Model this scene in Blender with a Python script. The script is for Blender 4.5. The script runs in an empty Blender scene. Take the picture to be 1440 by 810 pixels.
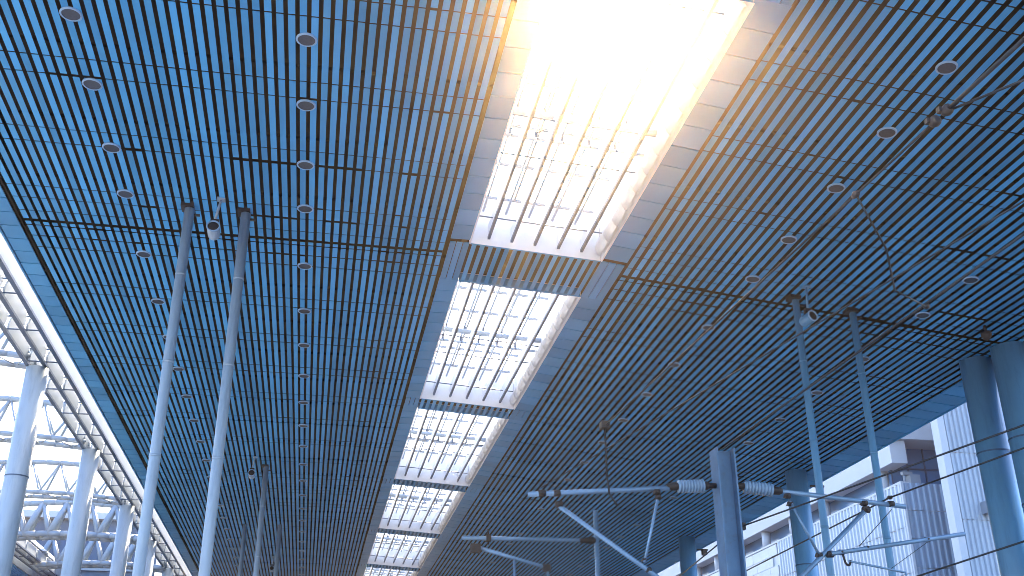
import bpy, math, random
from mathutils import Matrix, Vector
random.seed(7)
R = math.radians
EYE = 1.7                       # eye height above the platform; heights below are given from the eye and lifted by EYE

# ------------------------------------------------------------------ camera, sky, sun, exposure
scn = bpy.context.scene
COL = scn.collection
cam_d = bpy.data.cameras.new('camera'); cam = bpy.data.objects.new('camera', cam_d); COL.objects.link(cam)
cam_d.sensor_width = 36.0; cam_d.lens = 36.87; cam_d.clip_start = 0.05; cam_d.clip_end = 3000
right = Vector((0.98367588, -0.17989913, -0.00425163)); down = Vector((0.07140196, 0.41189026, -0.90843171)); fwd = Vector((0.16517728, 0.89329879, 0.41801166))
m3 = Matrix((right, -down, -fwd)).transposed()
cam.matrix_world = Matrix.Translation((0, 0, EYE)) @ m3.to_4x4()
scn.camera = cam

SUN_EL, SUN_AZ = 39.9, 17.6     # degrees; azimuth from +Y towards +X
w = bpy.data.worlds.new('World'); scn.world = w; w.use_nodes = True
wn = w.node_tree; bg = wn.nodes['Background']
sky = wn.nodes.new('ShaderNodeTexSky'); sky.sky_type = 'NISHITA'; sky.sun_disc = False
sky.sun_elevation = R(SUN_EL); sky.sun_rotation = R(SUN_AZ); sky.air_density = 1.0; sky.dust_density = 2.5; sky.ozone_density = 4.0
wn.links.new(sky.outputs[0], bg.inputs[0]); bg.inputs[1].default_value = 0.15
sun_d = bpy.data.lights.new('sun', 'SUN'); sun = bpy.data.objects.new('sun', sun_d); COL.objects.link(sun)
sun_d.energy = 5.0; sun_d.angle = R(0.5); sun_d.color = (1.0, 0.76, 0.46)
sdir = Vector((math.sin(R(SUN_AZ))*math.cos(R(SUN_EL)), math.cos(R(SUN_AZ))*math.cos(R(SUN_EL)), math.sin(R(SUN_EL))))
sun.rotation_euler = (-sdir).to_track_quat('-Z', 'Y').to_euler(); sun.location = (0, 0, 40)
scn.view_settings.view_transform = 'Standard'; scn.view_settings.look = 'None'
scn.view_settings.exposure = 2.9; scn.view_settings.gamma = 1.0
scn.cycles.use_denoising = True; scn.cycles.filter_width = 0.9
scn.cycles.max_bounces = 6; scn.cycles.diffuse_bounces = 4; scn.cycles.transparent_max_bounces = 24; scn.cycles.volume_bounces = 0
scn.cycles.caustics_reflective = False; scn.cycles.caustics_refractive = False

# ------------------------------------------------------------------ materials
def mat(name, col, rough=0.5, metal=0.0, var=0.12, scale=3.0, bump=0.0, stretch=(1, 1, 1), spec=0.5, dirt=None, dirt_amt=0.0):
    m = bpy.data.materials.new(name); m.use_nodes = True
    nt = m.node_tree; b = nt.nodes['Principled BSDF']; N = nt.nodes.new
    b.inputs['Roughness'].default_value = rough; b.inputs['Metallic'].default_value = metal
    b.inputs['Specular IOR Level'].default_value = spec
    tc = N('ShaderNodeTexCoord'); mp = N('ShaderNodeMapping'); mp.inputs['Scale'].default_value = stretch
    geo = N('ShaderNodeNewGeometry'); nt.links.new(geo.outputs['Position'], mp.inputs['Vector'])
    nz = N('ShaderNodeTexNoise'); nz.inputs['Scale'].default_value = scale; nz.inputs['Detail'].default_value = 4
    nt.links.new(mp.outputs[0], nz.inputs['Vector'])
    info = N('ShaderNodeObjectInfo')
    add = N('ShaderNodeMath'); add.operation = 'ADD'; nt.links.new(nz.outputs[0], add.inputs[0])
    mr = N('ShaderNodeMath'); mr.operation = 'MULTIPLY_ADD'; mr.inputs[1].default_value = 0.5; mr.inputs[2].default_value = -0.25
    nt.links.new(info.outputs['Random'], mr.inputs[0]); nt.links.new(mr.outputs[0], add.inputs[1])
    rm = N('ShaderNodeMapRange'); rm.inputs[1].default_value = 0.15; rm.inputs[2].default_value = 0.85
    rm.inputs[3].default_value = 1 - var; rm.inputs[4].default_value = 1 + var
    nt.links.new(add.outputs[0], rm.inputs[0])
    mul = N('ShaderNodeVectorMath'); mul.operation = 'SCALE'; mul.inputs[0].default_value = col[:3]
    nt.links.new(rm.outputs[0], mul.inputs['Scale'])
    out = mul.outputs[0]
    if dirt:
        n2 = N('ShaderNodeTexNoise'); n2.inputs['Scale'].default_value = scale*1.7; n2.inputs['Detail'].default_value = 8; n2.inputs['Roughness'].default_value = 0.7
        nt.links.new(mp.outputs[0], n2.inputs['Vector'])
        r2 = N('ShaderNodeMapRange'); r2.inputs[1].default_value = 0.5; r2.inputs[2].default_value = 0.75; r2.inputs[3].default_value = 0; r2.inputs[4].default_value = dirt_amt
        nt.links.new(n2.outputs[0], r2.inputs[0])
        mx = N('ShaderNodeMix'); mx.data_type = 'RGBA'; mx.inputs[7].default_value = (*dirt, 1)
        nt.links.new(r2.outputs[0], mx.inputs[0]); nt.links.new(out, mx.inputs[6]); out = mx.outputs[2]
    nt.links.new(out, b.inputs['Base Color'])
    if bump:
        bp = N('ShaderNodeBump'); bp.inputs['Strength'].default_value = bump; bp.inputs['Distance'].default_value = 0.01
        nt.links.new(nz.outputs[0], bp.inputs['Height']); nt.links.new(bp.outputs[0], b.inputs['Normal'])
    return m

def glass_mat(name, tint, haze_amt=0.15):
    m = bpy.data.materials.new(name); m.use_nodes = True; nt = m.node_tree; N = nt.nodes.new
    for n in list(nt.nodes): nt.nodes.remove(n)
    o = N('ShaderNodeOutputMaterial'); t = N('ShaderNodeBsdfTransparent'); t.inputs[0].default_value = (*tint, 1)
    g = N('ShaderNodeBsdfGlossy'); g.inputs['Roughness'].default_value = 0.03
    d = N('ShaderNodeBsdfTranslucent'); d.inputs[0].default_value = (0.85, 0.88, 0.9, 1)
    lw = N('ShaderNodeLayerWeight'); lw.inputs[0].default_value = 0.5
    pw = N('ShaderNodeMath'); pw.operation = 'POWER'; pw.inputs[1].default_value = 4.0; nt.links.new(lw.outputs['Facing'], pw.inputs[0])
    fr = N('ShaderNodeMath'); fr.operation = 'MULTIPLY_ADD'; fr.inputs[1].default_value = 0.5; fr.inputs[2].default_value = 0.03; nt.links.new(pw.outputs[0], fr.inputs[0])
    nz = N('ShaderNodeTexNoise'); nz.inputs['Scale'].default_value = 2.5; nz.inputs['Detail'].default_value = 5
    geo = N('ShaderNodeNewGeometry'); nt.links.new(geo.outputs['Position'], nz.inputs['Vector'])
    rm = N('ShaderNodeMapRange'); rm.inputs[1].default_value = 0.3; rm.inputs[2].default_value = 0.7; rm.inputs[3].default_value = haze_amt*0.6; rm.inputs[4].default_value = haze_amt*1.4
    nt.links.new(nz.outputs[0], rm.inputs[0])
    m1 = N('ShaderNodeMixShader'); nt.links.new(rm.outputs[0], m1.inputs[0]); nt.links.new(t.outputs[0], m1.inputs[1]); nt.links.new(d.outputs[0], m1.inputs[2])
    m2 = N('ShaderNodeMixShader'); nt.links.new(fr.outputs[0], m2.inputs[0]); nt.links.new(m1.outputs[0], m2.inputs[1]); nt.links.new(g.outputs[0], m2.inputs[2])
    nt.links.new(m2.outputs[0], o.inputs[0])
    return m

MT = dict(
    slat=mat('slat_paint', (0.07, 0.31, 0.62), 0.5, 0, 0.24, 1.2, 0.03, (1, 0.35, 1), spec=0.15, dirt=(0.03, 0.17, 0.42), dirt_amt=0.18),
    panel=mat('panel_paint', (0.055, 0.26, 0.53), 0.45, 0, 0.18, 0.8, 0.03, spec=0.2),
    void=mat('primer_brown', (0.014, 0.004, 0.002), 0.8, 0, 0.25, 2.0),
    roof=mat('roof_sheet', (0.30, 0.34, 0.40), 0.6, 0, 0.1),
    white=mat('white_steel_paint', (0.74, 0.77, 0.82), 0.35, 0, 0.05, 2.0, 0.02, dirt=(0.42, 0.47, 0.55), dirt_amt=0.25),
    column=mat('column_shade_blue', (0.11, 0.27, 0.47), 0.36, 0, 0.10, 3.0, 0.03, (2.2, 2.2, 0.3), dirt=(0.04, 0.14, 0.30), dirt_amt=0.5),  # right-side copy of the white column paint, shade put into its blue
    blade=mat('blade_paint', (0.66, 0.71, 0.80), 0.4, 0, 0.06, 2.0),
    bladedark=mat('blade_shade_blue', (0.06, 0.11, 0.20), 0.45, 0, 0.15, 2.0),  # blade underside shade put into the colour; rods and clamps share it
    truss=mat('truss_paint', (0.21, 0.27, 0.35), 0.4, 0, 0.06, 1.5, 0.02, dirt=(0.13, 0.18, 0.25), dirt_amt=0.4),
    lcol=mat('white_column_paint', (0.28, 0.37, 0.49), 0.4, 0, 0.10, 3.0, 0.02, (2.2, 2.2, 0.3), dirt=(0.14, 0.20, 0.29), dirt_amt=0.5),
    galv=mat('galvanised_tube', (0.17, 0.29, 0.46), 0.42, 0.35, 0.15, 9.0, 0.04),
    mast=mat('mast_steel', (0.09, 0.18, 0.32), 0.5, 0.3, 0.2, 5.0, 0.05, dirt=(0.10, 0.07, 0.05), dirt_amt=0.3),
    dark=mat('cast_iron', (0.035, 0.03, 0.035), 0.55, 0.2, 0.3, 12.0),
    wire=mat('wire_copper_dark', (0.012, 0.018, 0.03), 0.6, 0.0, 0.2, 20.0),
    insul=mat('insulator_glaze', (0.20, 0.33, 0.50), 0.2, 0, 0.08, 10.0),
    ring=mat('lamp_ring', (0.24, 0.39, 0.60), 0.35, 0, 0.05),
    lens=mat('lamp_lens', (0.035, 0.045, 0.07), 0.4, 0, 0.3, 30.0),
    fin=mat('fin_plate_paint', (0.20, 0.25, 0.32), 0.4, 0, 0.07, 1.5, 0.02, dirt=(0.13, 0.16, 0.21), dirt_amt=0.3),
    rail=mat('rail_blue_steel', (0.035, 0.08, 0.17), 0.45, 0.2, 0.15),
    clad=mat('cladding_sheet', (0.31, 0.38, 0.48), 0.45, 0.1, 0.06, 0.7, 0.02, (1, 1, 0.2), dirt=(0.24, 0.30, 0.38), dirt_amt=0.35),
    greyclad=mat('grey_cladding_sheet', (0.22, 0.31, 0.44), 0.45, 0.1, 0.08, 0.7, 0.02, (1, 1, 0.2)),
    stucco=mat('white_render', (0.40, 0.45, 0.53), 0.7, 0, 0.05, 1.0),
    tile=mat('facing_tile', (0.34, 0.40, 0.48), 0.5, 0, 0.08, 4.0),
    darkglass=mat('dark_blue_glazing', (0.06, 0.16, 0.32), 0.15, 0, 0.2, 0.4),
    slate=mat('blue_grey_cladding', (0.03, 0.085, 0.18), 0.5, 0, 0.15, 0.5),
    platform=mat('platform_granite', (0.66, 0.67, 0.69), 0.6, 0, 0.15, 6.0, 0.1),
    asphalt=mat('platform_asphalt', (0.07, 0.07, 0.075), 0.8, 0, 0.2, 6.0, 0.1),
    ground=mat('ballast_ground', (0.13, 0.135, 0.145), 0.9, 0, 0.25, 5.0, 0.3),
)
MILK = glass_mat('milky_roof_glass', (0.74, 0.78, 0.82), 0.5)
GLASS = glass_mat('skylight_glass', (0.93, 0.96, 0.99), 0.10)

# ------------------------------------------------------------------ mesh helpers
class M:
    def __init__(s): s.v = []; s.f = []; s.sm = []
    def hexa(s, p):                       # 4 bottom points, 4 top points, both counter-clockwise seen from above
        n = len(s.v); s.v += [tuple(q) for q in p]
        s.f += [(n+3, n+2, n+1, n), (n+4, n+5, n+6, n+7), (n, n+1, n+5, n+4), (n+1, n+2, n+6, n+5), (n+2, n+3, n+7, n+6), (n+3, n, n+4, n+7)]
        s.sm += [False]*6; return s
    def box(s, x0, x1, y0, y1, z0, z1):
        return s.hexa([(x0, y0, z0), (x1, y0, z0), (x1, y1, z0), (x0, y1, z0), (x0, y0, z1), (x1, y0, z1), (x1, y1, z1), (x0, y1, z1)])
    def slab(s, x0, x1, y0, y1, za, zb, t):   # underside za at x0, zb at x1, thickness t upwards
        return s.hexa([(x0, y0, za), (x1, y0, zb), (x1, y1, zb), (x0, y1, za), (x0, y0, za+t), (x1, y0, zb+t), (x1, y1, zb+t), (x0, y1, za+t)])
    def lathe(s, p, axis, prof, n=12, caps=True):   # prof: (distance along axis, radius)
        p = Vector(p); a = Vector(axis).normalized()
        u = a.orthogonal().normalized(); v = a.cross(u); b = len(s.v)
        for d, r in prof:
            for i in range(n):
                t = 2*math.pi*i/n; s.v.append(tuple(p + a*d + (u*math.cos(t)+v*math.sin(t))*r))
        for k in range(len(prof)-1):
            for i in range(n):
                j = (i+1) % n; s.f.append((b+k*n+i, b+k*n+j, b+(k+1)*n+j, b+(k+1)*n+i)); s.sm.append(True)
        if caps:
            s.f.append(tuple(b+i for i in reversed(range(n)))); s.f.append(tuple(b+(len(prof)-1)*n+i for i in range(n))); s.sm += [False, False]
        return s
    def tube(s, p, q, r, n=10, r2=None):
        p = Vector(p); q = Vector(q)
        return s.lathe(p, q-p, [(0, r), ((q-p).length, r if r2 is None else r2)], n)
    def path(s, pts, r, n=8):
        for a, b in zip(pts[:-1], pts[1:]): s.tube(a, b, r, n)
        return s
def new_mesh(name, m, base=(0, 0, 0)):
    me = bpy.data.meshes.new(name)
    me.from_pydata([(x-base[0], y-base[1], z-base[2]) for x, y, z in m.v], [], m.f)
    me.polygons.foreach_set('use_smooth', m.sm); me.update(); return me
def link(name, me, ma, parent=None, loc=(0, 0, 0), rot=(0, 0, 0)):
    o = bpy.data.objects.new(name, me); COL.objects.link(o)
    if ma and not me.materials: me.materials.append(ma)
    if parent: o.parent = parent
    o.location = loc; o.rotation_euler = rot; return o
def base_of(o):
    return o['_b'][:] if '_b' in o else base_of(o.parent)
BASES = {}
def part(name, m, ma, parent, kind=None):
    root = parent
    while root.parent: root = root.parent
    o = link(name, new_mesh(name, m, BASES[root.name]), ma, parent)
    if kind: o['kind'] = kind
    return o
def thing(name, base, label, cat, group=None):
    o = bpy.data.objects.new(name, None); COL.objects.link(o); o.empty_display_size = 0.3
    o.location = (base[0], base[1], base[2]+EYE); o['label'] = label; o['category'] = cat
    if group: o['group'] = group
    BASES[o.name] = base; return o
def solo(name, m, ma, base, label=None, cat=None, group=None, kind=None):
    o = link(name, new_mesh(name, m, base), ma, None, (base[0], base[1], base[2]+EYE))
    if label: o['label'] = label
    if cat: o['category'] = cat
    if group: o['group'] = group
    if kind: o['kind'] = kind
    BASES[o.name] = base; return o
ORD = ['first', 'second', 'third', 'fourth', 'fifth', 'sixth', 'seventh', 'eighth', 'ninth', 'tenth', 'eleventh', 'twelfth', 'thirteenth', 'fourteenth', 'fifteenth', 'sixteenth', 'seventeenth', 'eighteenth', 'nineteenth', 'twentieth', 'twenty-first', 'twenty-second', 'twenty-third', 'twenty-fourth', 'twenty-fifth']

# ------------------------------------------------------------------ ground
GZ = -EYE
solo('ground', M().box(-600, 600, -500, 1200, GZ-1.4, GZ-1.15), MT['ground'], (0, 0, GZ-1.4), kind='structure')
solo('platform', M().box(-4.6, 2.1, -60, 26, GZ-1.15, GZ), MT['platform'], (0, 0, GZ-1.15), kind='structure')
solo('platform', M().box(-19, -12.2, -60, 70, GZ-1.15, GZ), MT['platform'], (-15, 0, GZ-1.15), kind='structure')  # unseen pale platform, added to bounce light onto the left ceiling
solo('platform', M().box(7.3, 14.5, -60, 26, GZ-1.15, GZ), MT['asphalt'], (10, 0, GZ-1.15), kind='structure')

# ------------------------------------------------------------------ canopy: section data
Y0, Y1 = 2.0, 62.0                        # slatted length
YN, YE = 1.0, 110.0                       # whole roof
XL0, XL1 = -5.03, 1.76                    # left slatted wing, level at 8.0
XS0, XS1 = 2.16, 4.39                     # skylight band
XR0, XR1, XR2 = 4.84, 12.31, 12.97        # right slatted wing and its edge panel strip
XLL = -5.39                               # left edge of the roof
ZL = 8.0
SLOPE = -0.11
def zr(x): return 7.80 + SLOPE*(x-4.84)   # right wing
def zs(x): return 8.0 - 0.0655*(x-XS0)    # skylight band
SKY = [(1.45, 7.95), (8.75, 15.45), (16.96, 23.60), (24.38, 31.20), (31.92, 38.38), (39.20, 45.62), (46.42, 52.9), (53.7, 60.2)]
canopy = thing('platform_canopy', (0, 30, GZ), 'long station canopy with blue slatted ceiling and a row of skylights overhead', 'canopy')
CB = BASES[canopy.name]

# roof deck above the slats: dark void with a primer-brown underside, closed all round
VD = 0.42
dk = M()
dk.box(XLL+0.004, XS0-0.03, YN, YE, ZL+VD, ZL+VD+0.12)
dk.box(XLL, XLL+0.03, YN, YE, ZL+0.012, ZL+VD-0.004)
dk.box(XS0-0.06, XS0-0.03, YN, YE, ZL+0.03, ZL+VD-0.004)
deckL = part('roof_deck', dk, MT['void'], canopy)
dk = M()
dk.slab(XS1+0.03, XR2-0.004, YN, YE, zr(XS1)+VD, zr(XR2)+VD, 0.12)
dk.box(XR2-0.03, XR2, YN, YE, zr(XR2)+0.012, zr(XR2)+VD-0.006)
dk.box(XS1+0.03, XS1+0.06, YN, YE, zr(XS1)+0.03, zr(XS1)+VD-0.006)
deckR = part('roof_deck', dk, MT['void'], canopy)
tp = M(); tp.box(XLL-0.03, XS0-0.02, YN-0.2, YE+0.2, ZL+VD+0.125, ZL+VD+0.30); part('roof_covering', tp, MT['roof'], canopy)
tp = M(); tp.slab(XS1+0.02, XR2+0.03, YN-0.2, YE+0.2, zr(XS1)+VD+0.125, zr(XR2)+VD+0.125, 0.18); part('roof_covering', tp, MT['roof'], canopy)
fs = M(); fs.box(XLL-0.035, XLL-0.003, YN, YE, ZL-0.02, ZL+VD+0.122); part('edge_trim', fs, MT['panel'], canopy)
fs = M(); fs.box(XR2+0.003, XR2+0.035, YN, YE, zr(XR2)-0.02, zr(XR2)+VD+0.115); part('edge_trim', fs, MT['panel'], canopy)
# plain soffit behind the photographer, up to where the slats begin
sf = M(); sf.box(XLL+0.035, XS0-0.065, YN, Y0-0.05, ZL-0.01, ZL+0.02); part('soffit', sf, MT['panel'], canopy)
sf = M(); sf.slab(XS1+0.065, XR2-0.035, YN, Y0-0.05, zr(XS1), zr(XR2), 0.03); part('soffit', sf, MT['panel'], canopy)
sf = M(); sf.slab(XS0-0.025, XS1+0.025, YN, SKY[0][0], zs(XS0), zs(XS1), 0.6); part('soffit', sf, MT['panel'], canopy)
sf = M(); sf.box(XLL+0.035, XS0-0.065, Y1+0.05, YE, ZL-0.01, ZL+0.02); part('soffit', sf, MT['panel'], canopy)
sf = M(); sf.slab(XS1+0.065, XR2-0.035, Y1+0.05, YE, zr(XS1), zr(XR2), 0.03); part('soffit', sf, MT['panel'], canopy)
sf = M(); sf.slab(XS0-0.025, XS1+0.025, SKY[-1][1]+0.03, YE, zs(XS0), zs(XS1), 0.6); part('soffit', sf, MT['panel'], canopy)
# carriers the slats hang from (dark, inside the void)
cr = M(); y = Y0+0.7
while y < Y1:
    cr.box(XLL+0.06, XS0-0.08, y, y+0.04, ZL+0.035, ZL+0.085); cr.slab(XR0-0.1, XR2-0.05, y, y+0.04, zr(XR0-0.1)+0.035, zr(XR2-0.05)+0.035, 0.05); y += 1.68
part('carrier_rail', cr, MT['void'], canopy, 'stuff')

# slats
def seams(sec):
    if sec == 0: return [9.67+1.68*k+d for k in range(-4, 4) for d in (0, 0.38) if 9.67+1.68*k+d > 2.3] + [15.50]
    return None
SECS = [(Y0, 15.80), (15.90, 32.30), (32.33, 48.4), (48.43, Y1)]
def sec_seams(i):
    a, b = SECS[i]
    if i == 0: return [9.67+1.68*k+d for k in range(-4, 4) for d in (0, 0.38) if a+0.2 < 9.67+1.68*k+d] + [15.52]
    ys = []; y = 16.40
    while y < b-0.2:
        for d in (0, 0.42):
            if a+0.15 < y+d < b-0.15: ys.append(y+d)
        y += 1.85
    if i == 1: ys = [16.02] + ys
    return ys
def slat_mesh(i, wdt, rnd, loose):
    a, b = SECS[i]; m = M(); y = a; h = wdt/2; yc = (a+b)/2
    for s in sec_seams(i)+[b]:
        g = (0.014 if i == 0 else 0.02) if s != b else 0.0
        if rnd.random() < loose: g = rnd.uniform(0.026, 0.045)
        y2 = s-g; dz = rnd.uniform(-0.0015, 0.0015); t = rnd.uniform(-0.0015, 0.0015)
        # shallow pan: flat face with folded-up flanges
        m.hexa([(-h, y, dz-t), (h, y, dz+t), (h, y2, dz+t), (-h, y2, dz-t), (-h+0.004, y, 0.007), (h-0.004, y, 0.007), (h-0.004, y2, 0.007), (-h+0.004, y2, 0.007)])
        y = s+g
    return m
rnd = random.Random(3)
NL, NR = 50, 49
PL = (XL1-XL0-0.05)/NL; PR = (XR1-XR0-0.03)/NR
WL, WR = PL*0.615, PR*0.58
wingL = link('slatted_ceiling', new_mesh('slatted_ceiling', M().box(XL0-0.012, XL0+0.012, Y0, Y1, ZL+0.03, ZL+0.09).box(XL1-0.012, XL1+0.012, Y0, Y1, ZL+0.03, ZL+0.09), CB), MT['void'], canopy)
wingR = link('slatted_ceiling', new_mesh('slatted_ceiling', M().box(XR0-0.012, XR0+0.012, Y0, Y1, zr(XR0)+0.03, zr(XR0)+0.09).box(XR1-0.012, XR1+0.012, Y0, Y1, zr(XR1)+0.03, zr(XR1)+0.09), CB), MT['void'], canopy)
for wing, n, x0, pitch, wd, zf, tilt in ((wingL, NL, XL0+0.05, PL, WL, lambda x: ZL, 0.0), (wingR, NR, XR0, PR, WR, zr, math.atan(-SLOPE))):
    for i in (0, 1):
        var = [new_mesh('slat', slat_mesh(i, wd, rnd, l), (0, CB[1], 0)) for l in (0.0, 0.04, 0.0, 0.10, 0.22)]
        v = 0
        for k in range(n):
            if rnd.random() < 0.5: v = rnd.choice((0, 0, 0, 1, 2, 3, 4))
            x = x0+(k+0.5)*pitch
            link('slat', var[v], MT['slat'], wing, (x-CB[0], 0, zf(x)-CB[2]+rnd.uniform(-0.002, 0.002)), (0, tilt+rnd.uniform(-0.012, 0.012), 0))
    far = M()
    for i in (2, 3):
        for k in range(n):
            x = x0+(k+0.5)*pitch; sm = slat_mesh(i, wd, rnd, 0.03); nb = len(far.v)
            for (a, b, c) in sm.v: far.v.append((x+a, b, zf(x)+c-a*math.tan(tilt)))
            far.f += [tuple(q+nb for q in f) for f in sm.f]; far.sm += sm.sm
    o = link('slat', new_mesh('slat', far, CB), MT['slat'], wing); o['kind'] = 'stuff'

# smooth panel strips beside the slats
farp = M()
def strip(xa, xb, za, zb, y, ye, pitch, skipgaps):
    while y < ye:
        y2 = min(y+pitch, ye); g = 0.013
        mid = (y+y2)/2
        gap = skipgaps and not any(a-0.02 <= mid <= b+0.02 for a, b in SKY)
        tgt = farp if mid > 34 else M()
        j = random.uniform(-0.003, 0.003)
        if not gap: tgt.slab(xa, xb, y+g, y2-g, za+j, zb+j, 0.02)
        if tgt is not farp and not gap: part('strip_panel', tgt, MT['panel'], canopy)
        y = y2
strip(XLL+0.01, XL0-0.035, ZL, ZL, Y0, Y1, 0.47, False)
strip(XR1+0.03, XR2-0.01, zr(XR1+0.03), zr(XR2-0.01), Y0, Y1, 0.50, False)
strip(XL1+0.05, XS0-0.012, ZL, ZL, SKY[0][0], SKY[-1][1], 0.515, True)
strip(XS1+0.012, XR0-0.02, zs(XS1), zr(XR0), SKY[0][0], SKY[-1][1], 0.515, True)
# lengthwise panels and short slats between two skylights
for (a0, a1), (b0, b1) in zip(SKY[:-1], SKY[1:]):
    for xa, xb, za, zb in ((XL1+0.05, XS0-0.012, ZL, ZL), (XS1+0.012, XR0-0.02, zs(XS1), zr(XR0))):
        for q in range(3):
            t0, t1 = q/3, (q+1)/3; m = M() if b0 < 34 else farp
            m.slab(xa+(xb-xa)*t0+0.008, xa+(xb-xa)*t1-0.008, a1+0.02, b0-0.02, za+(zb-za)*t0, za+(zb-za)*t1, 0.02)
            if m is not farp: part('strip_panel', m, MT['panel'], canopy)
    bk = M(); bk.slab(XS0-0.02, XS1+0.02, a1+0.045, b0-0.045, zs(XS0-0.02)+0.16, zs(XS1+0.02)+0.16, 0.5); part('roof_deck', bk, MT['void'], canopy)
    for e0, e1 in ((a1+0.004, a1+0.035), (b0-0.035, b0-0.004)):
        ed = M(); ed.slab(XS0, XS1, e0, e1, zs(XS0)-0.004, zs(XS1)-0.004, 0.16); part('edge_trim', ed, MT['panel'], canopy)
    ns = 16; pw = (XS1-XS0)/ns
    tgt = M()
    for k in range(ns):
        x = XS0+(k+0.5)*pw; h = pw*0.27
        m = M() if b0 < 26 else tgt
        m.slab(x-h, x+h, a1+0.037, b0-0.037, zs(x-h)+0.004, zs(x+h)+0.004, 0.007)
        if m is not tgt: part('short_slat', m, MT['slat'], canopy)
    if tgt.v: part('short_slat', tgt, MT['slat'], canopy, 'stuff')
part('strip_panel', farp, MT['panel'], canopy, 'stuff')

# skylights
BX = [2.46, 2.85, 3.245, 3.65, 4.05]
for si, (ya, yb) in enumerate(SKY):
    near = 7 < ya < 32
    H = 0.95
    wl = M()
    wl.slab(XS0-0.026, XS0-0.004, ya, yb, zs(XS0)-0.012, zs(XS0)-0.012, H)              # left wall
    wl.slab(XS1+0.004, XS1+0.026, ya, yb, zs(XS1)-0.012, zs(XS1)-0.012, H)              # right wall
    wl.slab(XS0-0.003, XS1+0.003, ya-0.02, ya, zs(XS0), zs(XS1), H)                     # near end
    # far end: leaning white plate, then upright above
    p0, p1 = 0.0, 0.37
    wl.hexa([(XS0, yb-0.003, zs(XS0)), (XS1, yb-0.003, zs(XS1)), (XS1, yb+0.0, zs(XS1)), (XS0, yb+0.0, zs(XS0)),
             (XS0+0.1, yb-0.02, zs(XS0)+p1), (XS1-0.05, yb-0.02, zs(XS1)+p1), (XS1, yb, zs(XS1)+H), (XS0, yb, zs(XS0)+H)])
    sk = part('skylight', wl, MT['white'], canopy)
    sk['label'] = 'white glazed skylight with five lengthwise blades'
    # blades
    for bx in BX:
        zb = zs(bx)+0.10
        part('blade', M().box(bx-0.012, bx+0.012, ya+0.01, yb-0.03, zb+0.052, zb+0.27), MT['blade'], sk)
        part('blade_underside', M().box(bx-0.022, bx+0.022, ya+0.01, yb-0.03, zb, zb+0.05), MT['bladedark'], sk)  # dark strip standing in for the shaded underside of the blade
    # thin cross rods through the blades
    ym = ya+(yb-ya)*0.52
    for y in (ya+0.55, ym-0.25, ym+0.75, yb-0.5):
        part('cross_rod', M().tube((XS0, y, zs(XS0)+0.26), (XS1, y, zs(XS1)+0.26), 0.012, 6), MT['bladedark'], sk)
    # structure above: two cross tubes, upper lengthwise rods with clamps, diagonal ties
    for q, y in enumerate((ym, ym+0.62)):
        part('cross_tube', M().tube((XS0, y, zs(XS0)+0.50), (XS1, y, zs(XS1)+0.50), 0.055 if q == 0 else 0.03, 10), MT['lcol'], sk)
    farc = M()
    for k, bx in enumerate(BX):
        xx = bx-0.10; z = zs(xx)+0.62
        part('upper_rod', M().tube((xx, ya+0.02, z), (xx, yb-0.05, z), 0.022, 6), MT['lcol'], sk)
        for y in (ym, ym+0.62):
            m = M() if near else farc
            m.box(xx-0.02, xx+0.02, y-0.025, y+0.025, z-0.13, z+0.0).tube((xx+0.015, y-0.04, z-0.14), (xx+0.015, y+0.04, z-0.08), 0.014, 6)
            if near: part('clamp', m, MT['bladedark'], sk)
        if k < 4: part('tie_rod', M().tube((xx, ym+0.62, z-0.02), (BX[k+1]-0.1, ym+0.1, zs(BX[k+1])+0.6), 0.008, 5), MT['bladedark'], sk)
    if farc.v: part('clamp', farc, MT['bladedark'], sk, 'stuff')
    # right-hand channel with ribs, seen through the opening
    ch = M(); np_ = max(1, round((yb-ya-0.2)/0.55)); st = (yb-ya-0.2)/np_
    for k in range(np_):
        y0_, y1_ = ya+0.1+k*st+0.008, ya+0.1+(k+1)*st-0.008
        prof = [(XS1-0.05, 0.03), (XS1-0.10, 0.10), (XS1-0.12, 0.19), (XS1-0.10, 0.27), (XS1-0.05, 0.33)]
        mm = M()
        for (xa_, za_), (xb_, zb_) in zip(prof[:-1], prof[1:]):
            b0 = zs(XS1)
            n = len(mm.v); mm.v += [(xa_, y0_, b0+za_), (xb_, y0_, b0+zb_), (xb_, y1_, b0+zb_), (xa_, y1_, b0+za_), (xa_+0.03, y0_, b0+za_), (xb_+0.03, y0_, b0+zb_), (xb_+0.03, y1_, b0+zb_), (xa_+0.03, y1_, b0+za_)]
            mm.f += [(n, n+1, n+2, n+3), (n+7, n+6, n+5, n+4), (n, n+4, n+5, n+1), (n+3, n+2, n+6, n+7)]; mm.sm += [True, True, False, False]
        if near: part('side_panel', mm, MT['white'], sk)
        else:
            nb = len(ch.v); ch.v += mm.v; ch.f += [tuple(i+nb for i in f) for f in mm.f]; ch.sm += mm.sm
    if ch.v: part('side_panel', ch, MT['white'], sk, 'stuff')
    pipe = M().tube((XS1-0.24, ya+0.05, zs(XS1)+0.40), (XS1-0.24, yb-0.3, zs(XS1)+0.40), 0.035, 8); y = ya+0.4
    while y < yb-0.5: pipe.lathe((XS1-0.24, y, zs(XS1)+0.40), (0, 1, 0), [(0, 0.05), (0.04, 0.05)], 8); y += 0.9
    part('side_pipe', pipe, MT['white'], sk)
    # glazing: bars and panes
    npn = 6; st = (yb-ya)/npn
    bars = M()
    for k in range(npn+1):
        y = ya+k*st; bars.slab(XS0-0.02, XS1+0.02, y-0.02, y+0.02, zs(XS0)+H-0.05, zs(XS1)+H-0.05, 0.05)
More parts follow.
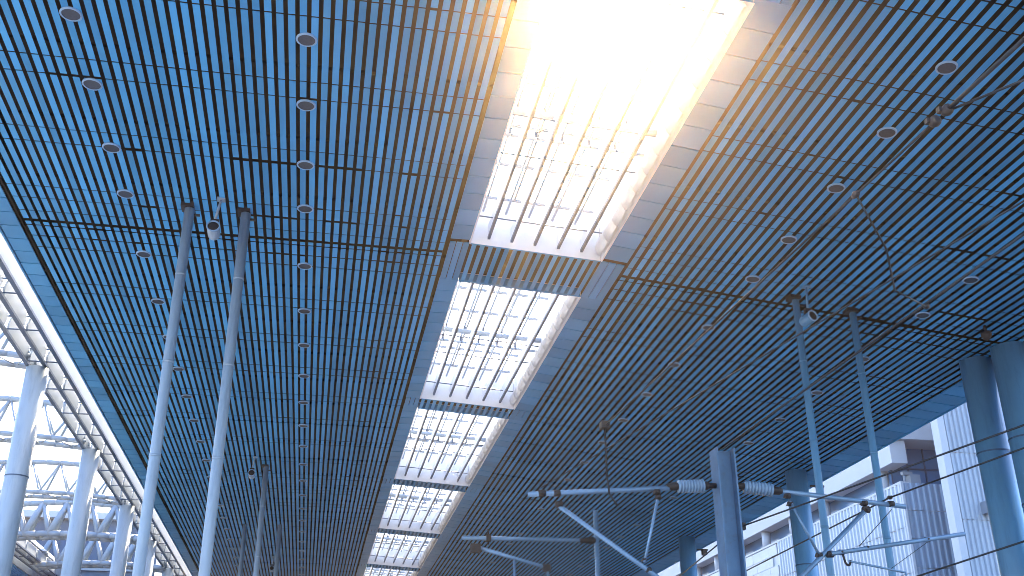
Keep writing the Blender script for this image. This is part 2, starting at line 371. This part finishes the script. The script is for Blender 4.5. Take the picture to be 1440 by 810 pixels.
    for x in (XS0+0.74, XS0+1.49): bars.slab(x-0.018, x+0.018, ya, yb, zs(x)+H-0.045, zs(x)+H-0.045, 0.04)
    part('glazing_bar', bars, MT['fin'], sk)
    for k in range(npn):
        for q in range(3):
            xa, xb = XS0+q*0.743+0.0, XS0+(q+1)*0.743
            part('glass_pane', M().slab(xa+0.01, xb-0.01, ya+k*st+0.01, ya+(k+1)*st-0.01, zs(xa)+H+0.004, zs(xb)+H+0.004, 0.012), GLASS, sk)

# ------------------------------------------------------------------ downlights in the ceiling
def downlight(x, y, z, tilt, label, group):
    t = thing('downlight', (x, y, z), label, 'downlight', group)
    part('trim_ring', M().lathe((x, y, z-0.03), (0, 0, 1), [(0.012, 0.106), (0.010, 0.118), (0.018, 0.127), (0.034, 0.127), (0.034, 0.106), (0.012, 0.106)], 24, False), MT['ring'], t)
    part('lens', M().lathe((x, y, z-0.012), (0, 0, 1), [(0, 0.105), (0.03, 0.105)], 24), MT['lens'], t)
    t.rotation_euler = (0, tilt, 0); return t
yl = [10.48, 11.87, 13.40, 14.72, 16.80, 18.80, 20.60]
while yl[-1] < 50: yl.append(yl[-1]+1.88)
for k, y in enumerate(yl):
    downlight(-0.56, y, ZL, 0, f'round recessed downlight, {ORD[k]} from the top along the middle of the left ceiling', 'downlights in the slatted ceiling')
    downlight(-3.25, y, ZL, 0, f'round recessed downlight, {ORD[k]} from the top along the left roof edge', 'downlights in the slatted ceiling')
yr = [9.12, 10.54, 12.0, 13.63, 15.1, 17.28, 19.3]
while yr[-1] < 50: yr.append(yr[-1]+1.9)
for k, y in enumerate(yr):
    downlight(6.95, y, zr(6.95), math.atan(-SLOPE), f'round recessed downlight, {ORD[k]} from the top in row right of skylights', 'downlights in the slatted ceiling')
for k, y in enumerate([v for v in yr if v > 13]):
    downlight(10.14, y+0.2, zr(10.14), math.atan(-SLOPE), f'round recessed downlight, {ORD[k]} from the top in the far right row', 'downlights in the slatted ceiling')

# ------------------------------------------------------------------ poles from platform to ceiling
def pole(x, y, ztop, r, label, socket=True):
    GZ = -EYE if y < 26 else -EYE-1.15
    t = thing('ceiling_pole', (x, y, GZ), label, 'pole', 'poles rising to the ceiling')
    part('shaft', M().tube((x, y, GZ), (x, y, ztop-0.02), r, 16), MT['column' if x > 0 else 'lcol'], t)
    part('base_plate', M().lathe((x, y, GZ), (0, 0, 1), [(0, r*2.2), (0.02, r*2.2)], 16), MT['mast'], t)
    if socket: part('socket', M().box(x-0.13, x+0.06, y-0.11, y+0.11, ztop-0.05, ztop+0.03), MT['dark'], t)
    rg = M()
    for zz in (ztop-1.2, ztop-2.6, ztop-4.0): rg.lathe((x, y, zz), (0, 0, 1), [(0, r+0.004), (0.035, r+0.004)], 16)
    part('joint_band', rg, MT['column' if x > 0 else 'lcol'], t)
    if socket: part('bracket', M().box(x+0.05, x+0.16, y-0.02, y+0.02, ztop-0.16, ztop-0.13), MT['dark'], t)
pole(-2.32, 14.96, ZL, 0.078, 'pale steel pole, left one of the tall pair before the left ceiling')
pole(-1.47, 14.97, ZL, 0.078, 'pale steel pole, right one of the tall pair before the left ceiling')
pole(-1.60, 30.3, ZL, 0.075, 'slim pale pole, brightest of the three far ones under the left ceiling')
pole(-2.57, 38.4, ZL, 0.075, 'slim far pole, leftmost of the three under the left ceiling', False)
pole(-1.35, 38.3, ZL, 0.075, 'slim far pole, rightmost of the three under the left ceiling', False)
pole(7.88, 15.5, zr(7.88), 0.060, 'blue grey pole, left one of the pair at the right ceiling')
pole(8.98, 15.6, zr(8.98), 0.060, 'blue grey pole, right one of the pair at the right ceiling')
def drum(x, y, z, zc, lean, label, k=0.85):
    t = thing('drum_lamp', (x, y, z), label, 'lamp', 'drum lamps hung from the ceiling')
    ax = Vector(lean).normalized()
    part('housing', M().lathe(Vector((x, y, z)), ax, [(-0.20*k, 0.06*k), (-0.19*k, 0.095*k), (-0.16*k, 0.108*k), (0.10*k, 0.112*k)], 20), MT['column' if x > 0 else 'lcol'], t)
    part('rim', M().lathe(Vector((x, y, z)), ax, [(0.10*k, 0.098*k), (0.10*k, 0.120*k), (0.125*k, 0.120*k), (0.125*k, 0.098*k), (0.103*k, 0.098*k)], 20, False), MT['ring'], t)
    part('mouth', M().lathe(Vector((x, y, z)), ax, [(0.102*k, 0.097*k), (0.112*k, 0.09*k), (0.116*k, 0.03*k)], 20), MT['dark'], t)
    part('bracket', M().box(x-0.06, x+0.06, y-0.03, y+0.05, z+0.09, z+0.17), MT['dark'], t)
    part('arm', M().tube((x, y+0.01, z+0.16), (x+0.05, y+0.05, zc), 0.02, 8).box(x-0.01, x+0.11, y-0.01, y+0.11, zc-0.02, zc+0.01), MT['column' if x > 0 else 'lcol'], t)
drum(-1.88, 14.6, 7.44, ZL, (0.0, -0.95, 0.16), 'white drum lamp hanging between the tall pair of poles on the left')
drum(7.83, 15.0, 6.86, zr(7.83), (0.3, -0.95, 0.12), 'drum lamp with dark mouth hung beside the right pair of poles')
drum(-1.93, 29.4, 7.5, ZL, (0.0, -0.95, 0.16), 'small dark drum lamp left of the bright far pole')
drum(-1.75, 44.6, 7.5, ZL, (0.0, -0.95, 0.16), 'tiny drum lamp low under the far left ceiling')

# ------------------------------------------------------------------ columns
def column(x, y, z0, z1, r, label, group, bands=(), extra=False):
    if y > 26: z0 = -EYE-1.15
    t = thing('support_column', (x, y, z0), label, 'column', group)
    part('shaft', M().tube((x, y, z0), (x, y, z1), r, 32), MT['column' if x > 0 else 'lcol'], t)  # right shafts take the shaded copy of the paint, left shafts the lit one
    for zb in bands: part('joint_band', M().lathe((x, y, zb), (0, 0, 1), [(0, r+0.008), (0.03, r+0.008)], 32, False), MT['rail'], t)
    part('base_plate', M().lathe((x, y, z0), (0, 0, 1), [(0, r+0.12), (0.03, r+0.12)], 24), MT['mast'], t)
    if extra:
        part('bracket', M().box(x+r-0.02, x+r+0.35, y-0.25, y-0.2, z1-0.45, z1-0.40).box(x+r+0.15, x+r+0.3, y-0.3, y-0.15, z1-0.6, z1-0.42), MT['dark'], t)
    return t
column(12.02, 16.75, GZ, zr(12.02)-0.002, 0.29, 'thick shaded column, left and farther of the close pair at the right edge', 'columns under the right roof edge', (5.2,))
column(12.18, 15.95, GZ, zr(12.18)-0.002, 0.32, 'thick shaded column, right and nearer of the close pair at the right edge', 'columns under the right roof edge', (5.25, 4.1), True)
column(12.05, 24.9, GZ, zr(12.05)-0.002, 0.27, 'thick column behind the right insulator and catenary arm', 'columns under the right roof edge', (4.6,), True)
column(12.05, 33.5, GZ, zr(12.05)-0.002, 0.27, 'far column at the right roof edge, left of the catenary mast', 'columns under the right roof edge', (4.6,), True)
column(12.05, 42.0, GZ, zr(12.05)-0.002, 0.27, 'farthest column at the right roof edge, low in the picture', 'columns under the right roof edge', (4.6,))
ZF = 8.5
CY = [24.3, 31.2, 38.3, 44.5, 51.0]
for k, y in enumerate(CY):
    column(-6.62, y, GZ-1.15, ZF-0.05, 0.25, f'white round column under the glazed side roof, {ORD[k]} from the left', 'columns along the left side', (ZF-2.6,) if k == 0 else ())

# ------------------------------------------------------------------ glazed side roof with fins (left)
def side_roof(name, label, xs_fin, xg0, xg1, yA, yB, ynear, flip=1):
    t = thing(name, (xs_fin[1], (yA+yB)/2, ZF), label, 'side roof')
    x1, x2, x3 = xs_fin
    part('fin_beam', M().box(x1-0.03, x1+0.03, yA, yB, ZF+0.03, ZF+0.42), MT['fin'], t)
    for x in xs_fin: part('bottom_rail', M().box(x-0.045, x+0.045, yA, yB, ZF-0.03, ZF+0.028), MT['rail'], t)
    for x in xs_fin: part('top_rail', M().box(x-0.03, x+0.03, yA, yB, ZF+0.45, ZF+0.49), MT['rail'], t)
    ties = M(); y = 18.25-1.95*4; far = M()
    while y < yB:
        if y > yA:
            for zz in (ZF+0.06, ZF+0.36): ties.tube((min(xs_fin), y, zz), (max(xs_fin), y, zz), 0.016, 6)
            for x in (x2, x3):
                a, b = y+0.10, y+1.85
                def sl(e0, e1, z0, z1): return
                m = M(); zlo, zhi = ZF+0.03, ZF+0.40; c = 0.11
                n = len(m.v); pts = [(a+c*0.3, zlo), (b-c*1.3, zlo), (b, (zlo+zhi)/2), (b-c, zhi), (a+c, zhi), (a, (zlo+zhi)/2)]
                for dx in (-0.022, 0.022): m.v += [(x+dx, p, q) for p, q in pts]
                m.f += [tuple(range(5, -1, -1)), tuple(range(6, 12))] + [(i, (i+1) % 6, 6+(i+1) % 6, 6+i) for i in range(6)]; m.sm += [False]*8
                if y < ynear: part('fin_plate', m, MT['fin'], t)
                else:
                    nb = len(far.v); far.v += m.v; far.f += [tuple(i+nb for i in f) for f in m.f]; far.sm += m.sm
        y += 1.95
    part('tie_rod', ties, MT['rail'], t)
    if far.v: part('fin_plate', far, MT['fin'], t, 'stuff')
    bars = M(); y = yA; farg = M()
    cols = sorted([xg0]+list(xs_fin)+[xg1])
    while y < yB:
        bars.box(cols[0], cols[-1], y-0.02, y+0.02, ZF+0.505, ZF+0.545)
        for xa, xb in zip(cols[:-1], cols[1:]):
            if xb-xa < 0.08: continue
            m = M() if (y < ynear and y > 12) else farg
            m.box(xa+0.012, xb-0.012, y+0.005, y+0.49, ZF+0.549, ZF+0.561)
            if m is not farg: part('glass_pane', m, MILK, t)
        y += 0.5
    part('glazing_bar', bars, MT['white'], t, 'stuff')
    part('glass_pane', farg, MILK, t, 'stuff')
    return t
side_roof('glazed_side_roof', 'white glazed side roof with long fin plates beside the left roof edge', (-6.06, -6.44, -6.82), XLL-0.04, -6.95, 8.0, 60.0, 34.0)
side_roof('glazed_side_roof', 'far glazed side roof with fins in the bottom left corner', (-12.75, -12.4, -12.05), -13.2, -11.9, 20.0, 75.0, 0.0)
nb = thing('neighbour_canopy', (-17, 47, ZF), 'dark underside of the next platform canopy in the bottom left corner', 'canopy')
part('roof_deck', M().box(-21, -13.25, 20, 75, ZF+0.1, ZF+0.6), MT['slate'], nb)
sl = M()
for k in range(50): sl.box(-20.9+k*0.152, -20.9+k*0.152+0.10, 20.1, 74.9, ZF-0.02, ZF+0.01)
part('slat', sl, MT['slat'], nb, 'stuff')
part('edge_trim', M().box(-13.24, -13.2, 20, 75, ZF-0.06, ZF+0.62), MT['fin'], nb)

# ------------------------------------------------------------------ trusses over the left track
def truss(y, zt, zb, rt, rb, rbr, label):
    xa, xb = -6.75, -12.3; t = thing('roof_truss', (-9.5, y, zb), label, 'truss', 'trusses over the left track')
    n = 6; arc = lambda u: 0.22*(1-(2*u-1)**2)
    top = [(xa+(xb-xa)*k/12, y, zt+arc(k/12)-0.05) for k in range(13)]
    part('top_chord', M().path(top, rt, 14), MT['truss'], t)
    bots = []
    for dy in (-0.36, 0.36):
        pts = [(xa+(xb-xa)*k/12, y+dy, zb+arc(k/12)*0.7) for k in range(13)]; bots.append(pts)
        part('bottom_chord', M().path(pts, rb, 12), MT['truss'], t)
    for k in range(n):
        for s in (0, 1):
            part('brace', M().tube(bots[s][2*k], top[2*k+1], rbr, 8).tube(top[2*k+1], bots[s][2*k+2], rbr*1.4, 8), MT['truss'], t)
    la = M()
    for k in range(n): la.tube(bots[0][2*k], bots[1][2*k+1], rbr*0.6, 6).tube(bots[1][2*k+1], bots[0][2*k+2], rbr*0.6, 6)
    part('lacing', la, MT['truss'], t)
for k, y in enumerate(CY):
    truss(y, 9.72, 8.60 if k < 3 else 8.42, 0.09 if k < 3 else 0.12, 0.075 if k < 3 else 0.11, 0.032 if k < 3 else 0.085,
          ['nearest white truss at the left picture edge beside the first column', 'white lattice truss meeting the second column from the left', 'white lattice truss meeting the third column from the left', 'heavy white truss before the blue wall, fourth from the left', 'dark far truss lowest on the left'][k])
fb = thing('far_hall', (-20, 60, GZ), 'blue grey far hall seen through the heavy truss', 'building')
part('wall', M().box(-45, -8.2, 58, 75, GZ-1.15, 12.0), MT['slate'], fb)
part('roof', M().box(-46, -8.0, 57.6, 76, 12.0, 12.35), MT['stucco'], fb)
m = M()
for k in range(14): m.box(-43+k*2.5, -42.7+k*2.5, 57.85, 57.99, 0, 11.2)
part('pilaster', m, MT['rail'], fb); m = M()
for z in (3.0, 5.4, 7.8, 9.4): m.box(-45, -8.2, 57.8, 57.84, z, z+0.25)
part('string_course', m, MT['fin'], fb)

# ------------------------------------------------------------------ white station hall on the right
hall = thing('station_hall', (30, 70, GZ), 'white station hall with open gallery and ribbed cladding behind the catenary', 'building')
def corrugated(m, p0, p1, z0, z1, pitch, depth, out):    # folded sheet between two ground points, ribs standing out along `out`
    p0 = Vector(p0); p1 = Vector(p1); L = (p1-p0).length; d = (p1-p0)/L; o = Vector(out); n = max(1, int(L/pitch))
    pr = []
    for k in range(n):
        a = k*pitch
        for f, h in ((0, 0), (0.32, 0), (0.5, 1), (0.82, 1)): pr.append((a+f*pitch, h*depth))
    pr.append((n*pitch, 0)); b = len(m.v)
    for s, h in pr:
        q = p0+d*s+o*h; m.v += [(q.x, q.y, z0), (q.x, q.y, z1)]
    for k in range(len(pr)-1): m.f.append((b+2*k, b+2*k+2, b+2*k+3, b+2*k+1)); m.sm.append(False)
    return m
XB = 26.0
part('wall', M().box(XB+0.14, 60, 57.4, 120, GZ-1.15, 11.86), MT['tile'], hall)
part('wall', M().box(XB+0.14, 60, 43.45, 57.39, GZ-1.15, 11.86), MT['stucco'], hall)
for j in range(5):
    z1 = 11.90-j*2.0; part('cladding_panel', corrugated(M(), (XB+0.10, 57.38, 0), (XB+0.10, 43.32, 0), z1-1.97, z1, 0.34, 0.06, (-1, 0, 0)), MT['clad'], hall)
for j in range(7):
    z1 = 11.90-j*1.28; part('cladding_panel', corrugated(M(), (XB+0.1, 43.38, 0), (32.0, 43.38, 0), z1-1.25, z1, 0.30, 0.07, (0, -1, 0)), MT['greyclad'], hall)
part('corner_trim', M().box(XB-0.0, XB+0.12, 43.25, 43.36, GZ-1.15, 11.95), MT['stucco'], hall)
part('coping', M().box(XB+0.05, XB+0.5, 43.4, 120, 11.87, 11.97), MT['stucco'], hall)
# facing tiles with recessed joints on the farther wall
tl = M(); random.seed(11)
for r in range(12):
    z1 = 11.84-r*0.60; y = 57.5 - (0.5 if r % 2 else 0)
    while y < 92:
        if y > 57.4: tl.box(XB+0.08+random.uniform(-0.008, 0.008), XB+0.139, y, y+1.16, z1-0.58, z1)
        y += 1.18
part('facing_tile', tl, MT['tile'], hall, 'stuff')
# gallery
part('gallery_wall', M().box(27.0, 60, 45.2, 120, 11.975, 14.0), MT['darkglass'], hall)
part('gallery_glazing', M().box(26.6, 40, 45.0, 45.15, 11.98, 14.05), MT['darkglass'], hall)
mu = M()
for k in range(14): mu.box(26.6+k*0.9, 26.66+k*0.9, 44.93, 44.99, 11.98, 14.05)
mu.box(26.6, 40, 44.92, 44.985, 13.0, 13.06)
part('mullion', mu, MT['rail'], hall)
for y in (45.5, 51.7, 55.7, 59.6, 63.6, 67.7, 71.7, 75.7, 80, 84, 88):
    part('gallery_column', M().tube((XB+0.45, y, 11.97), (XB+0.45, y, 12.95), 0.26, 20), MT['stucco'], hall)
part('eave_beam', M().box(XB, XB+0.8, 43.7, 120, 12.93, 14.02), MT['stucco'], hall)
part('roof', M().box(XB-0.05, 60, 43.45, 120, 14.03, 15.6), MT['stucco'], hall)
part('unseen_shade_block', M().box(28.5, 60, 45.0, 170, 15.6, 44), MT['slate'], hall)  # unseen block added above the hall to keep sun off the right side
un = M().box(27.0, 27.5, 44.0, 44.5, 11.97, 12.5).lathe((26.8, 44.2, 11.97), (0, 0, 1), [(0, 0.06), (0.7, 0.06)], 8).box(26.7, 27.2, 44.1, 44.3, 12.5, 12.65)
part('roof_unit', un, MT['fin'], hall)
tw = thing('wing_wall', (35, 40.2, GZ), 'tall pale corrugated metal wall behind the thick columns at the right', 'wall')
part('wall', M().box(26.55, 60, 40.06, 40.42, GZ-1.15, 24), MT['stucco'], tw)
for j in range(8):
    z1 = 24-j*2.9; part('cladding_panel', corrugated(M(), (26.5, 40.05, 0), (46, 40.05, 0), z1-2.87, z1, 0.235, 0.08, (0, -1, 0)), MT['clad'], tw)
part('corner_trim', M().box(26.22, 26.54, 39.93, 40.45, GZ-1.15, 24), MT['stucco'], tw)
for x, z in ((27.55, 9.75), (28.75, 10.1), (28.6, 13.6)):
    part('wall_bracket', M().box(x, x+0.45, 39.55, 39.97, z, z+0.06).box(x, x+0.05, 39.55, 39.97, z+0.06, z+0.5).box(x+0.40, x+0.45, 39.55, 39.97, z+0.06, z+0.5), MT['fin'], tw)

# ------------------------------------------------------------------ catenary mast and arms
YM = 14.5
cm = thing('catenary_mast', (5.875, YM, GZ-1.15), 'steel catenary mast with ribbed insulators and tubular arms on both sides', 'mast')
part('post', M().box(5.73, 5.755, YM-0.15, YM+0.15, GZ-1.15, 4.36).box(5.995, 6.02, YM-0.15, YM+0.15, GZ-1.15, 4.36).box(5.757, 5.993, YM-0.012, YM+0.012, GZ-1.15, 4.34), MT['mast'], cm)
def insulator(p, q):
    p = Vector(p); q = Vector(q); L = (q-p).length; pr = [(0, 0.045)]; n = 9
    for k in range(n):
        a = L*(0.02+0.96*k/n); st = L*0.96/n
        pr += [(a, 0.055), (a+st*0.22, 0.098), (a+st*0.55, 0.098), (a+st*0.8, 0.055)]
    pr.append((L, 0.045)); return M().lathe(p, q-p, pr, 18)
part('insulator', insulator((5.13, YM, 3.775), (5.56, YM, 3.80)), MT['insul'], cm)
part('insulator', insulator((6.16, YM, 3.815), (6.63, YM, 3.775)), MT['insul'], cm)
part('end_fitting', M().lathe((5.54, YM, 3.80), (1, 0, 0.05), [(0, 0.06), (0.05, 0.065), (0.08, 0.045), (0.19, 0.04)], 12), MT['dark'], cm)
part('end_fitting', M().lathe((5.14, YM, 3.775), (-1, 0, -0.05), [(0, 0.055), (0.02, 0.062), (0.10, 0.06), (0.12, 0.045), (0.17, 0.045)], 12), MT['dark'], cm)
part('end_fitting', M().lathe((6.18, YM, 3.815), (-1, 0, 0.05), [(0, 0.05), (0.04, 0.055), (0.08, 0.045), (0.16, 0.03)], 12), MT['dark'], cm)
part('end_fitting', M().lathe((6.62, YM, 3.775), (1, 0, -0.05), [(0, 0.055), (0.02, 0.062), (0.10, 0.06), (0.14, 0.04)], 12), MT['dark'], cm)
part('arm_tube', M().tube((5.0, YM, 3.745), (2.90, YM, 3.57), 0.038, 14), MT['galv'], cm)
part('arm_tube', M().tube((6.74, YM, 3.77), (8.73, YM, 3.61), 0.036, 14), MT['galv'], cm)
part('brace_tube', M().tube((3.35, YM, 3.42), (5.73, YM, 1.79), 0.033, 14), MT['galv'], cm)
part('brace_tube', M().tube((8.08, YM, 3.54), (6.02, YM, 1.74), 0.034, 14), MT['galv'], cm)
part('strut', M().tube((4.81, YM-0.02, 3.56), (4.56, YM-0.02, 2.66), 0.021, 10), MT['galv'], cm)
part('strut', M().tube((6.86, YM-0.02, 3.63), (7.23, YM-0.02, 2.82), 0.02, 10), MT['galv'], cm)
part('registration_tube', M().tube((7.40, YM-0.04, 2.86), (9.61, YM-0.04, 3.22), 0.032, 12), MT['galv'], cm)
part('steady_arm', M().tube((7.66, YM-0.05, 2.76), (8.53, YM-0.05, 2.62), 0.016, 8).tube((8.53, YM-0.05, 2.63), (8.55, YM-0.05, 2.50), 0.014, 8), MT['galv'], cm)
part('hook', M().path([(7.58, YM-0.04, 2.88), (7.60, YM-0.05, 2.74), (7.63, YM-0.05, 2.70), (7.67, YM-0.05, 2.71), (7.69, YM-0.05, 2.77)], 0.017, 8), MT['dark'], cm)
for (x, z, s) in ((3.10, 3.59, 0.055), (3.32, 3.60, 0.05), (3.35, 3.44, 0.052), (4.83, 3.60, 0.04), (4.81, 3.68, 0.05), (6.84, 3.70, 0.045), (6.87, 3.58, 0.04), (8.06, 3.64, 0.05), (8.08, 3.54, 0.055), (8.50, 3.64, 0.05), (8.50, 3.74, 0.032), (7.23, 2.84, 0.045), (7.40, 2.86, 0.055), (7.58, 2.89, 0.045), (9.0, 3.12, 0.042), (8.0, 2.97, 0.035), (4.57, 2.70, 0.03), (4.62, 2.56, 0.04)):
    part('clamp', M().lathe((x-s, YM, z), (1, 0, 0.04), [(0, s*0.75), (0.01, s*0.95), (2*s-0.01, s*0.95), (2*s, s*0.75)], 10).tube((x-s*0.4, YM-0.085, z), (x-s*0.4, YM+0.085, z), 0.014, 6), MT['dark'], cm)
part('dropper_wire', M().tube((8.50, YM, 3.56), (7.86, YM-0.03, 2.98), 0.006, 5), MT['wire'], cm)
part('dropper_wire', M().tube((8.98, YM-0.04, 3.08), (8.3, YM-0.04, 2.66), 0.005, 5), MT['wire'], cm)
# farther mast with a single arm
Y2 = 21.9
c2 = thing('catenary_mast', (5.86, Y2, GZ-1.15), 'slim far catenary mast with one level tubular arm to the left', 'mast')
part('post', M().tube((5.86, Y2, GZ-1.15), (5.86, Y2, 5.1), 0.055, 14), MT['galv'], c2)
part('arm_tube', M().tube((5.60, Y2, 4.45), (2.96, Y2, 4.42), 0.045, 12), MT['galv'], c2)
part('end_fitting', M().lathe((5.83, Y2, 4.45), (-1, 0, 0), [(0, 0.06), (0.08, 0.08), (0.24, 0.06), (0.34, 0.05)], 10), MT['dark'], c2)
part('brace_tube', M().tube((3.35, Y2, 4.22), (4.75, Y2, 3.86), 0.04, 10), MT['galv'], c2)
part('strut', M().tube((4.07, Y2, 4.03), (4.09, Y2, 2.2), 0.028, 8), MT['galv'], c2)
part('strut', M().tube((4.78, Y2, 3.85), (4.80, Y2, 2.2), 0.028, 8), MT['galv'], c2)
for q in (M().box(3.47, 3.57, Y2-0.07, Y2+0.07, 4.36, 4.50).tube((3.52, Y2, 4.3), (3.52, Y2, 4.62), 0.02, 6), M().box(3.15, 3.35, Y2-0.07, Y2+0.07, 4.12, 4.30), M().box(4.68, 4.84, Y2-0.07, Y2+0.07, 3.78, 3.92)): part('clamp', q, MT['dark'], c2)

# ------------------------------------------------------------------ overhead wires
def wire(pts, r, label, extra=None, group='overhead wires'):
    b = pts[0]; t = thing('overhead_wire', b, label, 'wire', group)
    part('strand', M().path(pts, r, 8), MT['wire'], t)
    for e in (extra or []): part('clamp', e, MT['dark'], t)
    return t
def cont(p, q, y):                       # extend the line p-q to depth y
    k = (y-p[1])/(q[1]-p[1]); return tuple(p[i]+(q[i]-p[i])*k for i in range(3))
a, b = (3.1, YM, 3.68), (4.79, 5.77, 3.68)
wire([a, b, cont(a, b, -4)], 0.008, 'thin wire crossing the right ceiling to the tip of the left arm')
a, b = (5.875, YM, 4.37), (6.06, 7.4, 4.37)
wire([a, b, cont(a, b, -4)], 0.014, 'thick dark feeder cable ending on top of the catenary mast')
a, b = (3.86, 13.75, 4.40), (4.38, 4.93, 4.40)
c1, c2_ = cont(a, b, 5.80), cont(a, b, 5.95)
ex = []
for c in (c1, c2_):
    ex.append(M().lathe((c[0]-0.0, c[1]-0.03, c[2]), (0, 1, 0.0), [(-0.03, 0.02), (-0.02, 0.042), (0.02, 0.046), (0.06, 0.02)], 8).box(c[0]-0.06, c[0]+0.02, c[1]-0.02, c[1]+0.02, c[2]-0.012, c[2]+0.03))
ex.append(M().lathe(cont(a, b, 7.05), (0, 1, 0), [(-0.04, 0.02), (0, 0.035), (0.05, 0.02)], 8))
wire([a, cont(a, b, 5.9)], 0.010, 'messenger wire with two round clamps across the right ceiling', ex)
wire([cont(a, b, 5.75), b, cont(a, b, -3)], 0.016, 'thick tail of cable above the round clamps at top right')
wire([c1, (4.72, 5.15, 4.36), (5.6, 1.0, 4.4)], 0.010, 'thin wire joining the round clamps from the right')
j0 = cont(a, b, 7.05)
wire([j0, (4.62, 7.32, 4.05), (5.0, 7.9, 3.95), (6.03, 9.0, 4.34)], 0.009, 'loose jumper wire hanging between messenger wire and feeder', [M().lathe((5.98, 8.95, 4.33), (0.6, 0.6, 0.2), [(0, 0.02), (0.03, 0.035), (0.14, 0.02)], 8)])
wire([(3.86, 13.75, 4.44), (3.87, 13.78, 3.7), (3.9, 13.8, 3.45), (4.0, 13.8, 3.3)], 0.014, 'loose dark cable hanging in front of the left arm', [M().box(3.80, 3.92, 13.68, 13.82, 4.36, 4.46)])
a, b = (6.03, YM-0.1, 3.2), (7.27, 9.53, 3.3)
wire([a, b, cont(a, b, 0)], 0.012, 'wire running from the mast to the upper right pair of columns', [M().box(6.0, 6.08, YM-0.14, YM-0.06, 3.15, 3.25)])
wire([(6.03, YM+0.1, 3.2), (7.4, 21.5, 3.6), (8.4, 30, 4.0)], 0.012, 'thin wire leading away left of the mast')
a, b = (8.50, YM, 3.74), (8.85, 11.7, 3.74)
wire([(8.75, 21.2, 3.72), (8.9, 34, 3.72)], 0.012, 'far length of the messenger wire behind the right arm')
wire([(8.75, 21.2, 3.72), a, b, cont(a, b, 0)], 0.013, 'messenger wire resting on the end of the right arm')
a, b = (8.55, YM-0.05, 2.52), (8.70, 11.9, 2.58)
wire([(8.6, 30, 2.5), a, b, cont(a, b, 0)], 0.013, 'contact wire held by the right steady arm, lowest on the right')
# hanging dome camera near the right columns
dc = thing('dome_camera', (11.3, 15.3, zr(11.3)-0.3), 'small dark dome camera hanging under the ceiling left of the thick columns', 'camera')
part('housing', M().lathe((11.3, 15.3, zr(11.3)-0.1), (0, 0, -1), [(0, 0.03), (0.02, 0.09), (0.09, 0.09), (0.15, 0.06), (0.175, 0.02)], 14), MT['dark'], dc)
part('stem', M().tube((11.3, 15.3, zr(11.3)-0.12), (11.3, 15.3, zr(11.3)+0.02), 0.025, 8), MT['dark'], dc)

# ------------------------------------------------------------------ air
HAZE = 0.0022  # added haze, tinted orange for a warm glow around the sun
if HAZE > 0:
    hm = bpy.data.materials.new('warm_glow_haze'); hm.use_nodes = True; nt = hm.node_tree
    for n in list(nt.nodes):
        if n.type != 'OUTPUT_MATERIAL': nt.nodes.remove(n)
    pv = nt.nodes.new('ShaderNodeVolumePrincipled'); pv.inputs['Color'].default_value = (1.0, 0.76, 0.42, 1)
    pv.inputs['Density'].default_value = HAZE; pv.inputs['Anisotropy'].default_value = 0.95
    nt.links.new(pv.outputs[0], nt.nodes['Material Output'].inputs['Volume'])
    solo('haze', M().box(-610, 610, -510, 1210, GZ-2.6, 30), hm, (0, 0, GZ-2.6), kind='stuff')
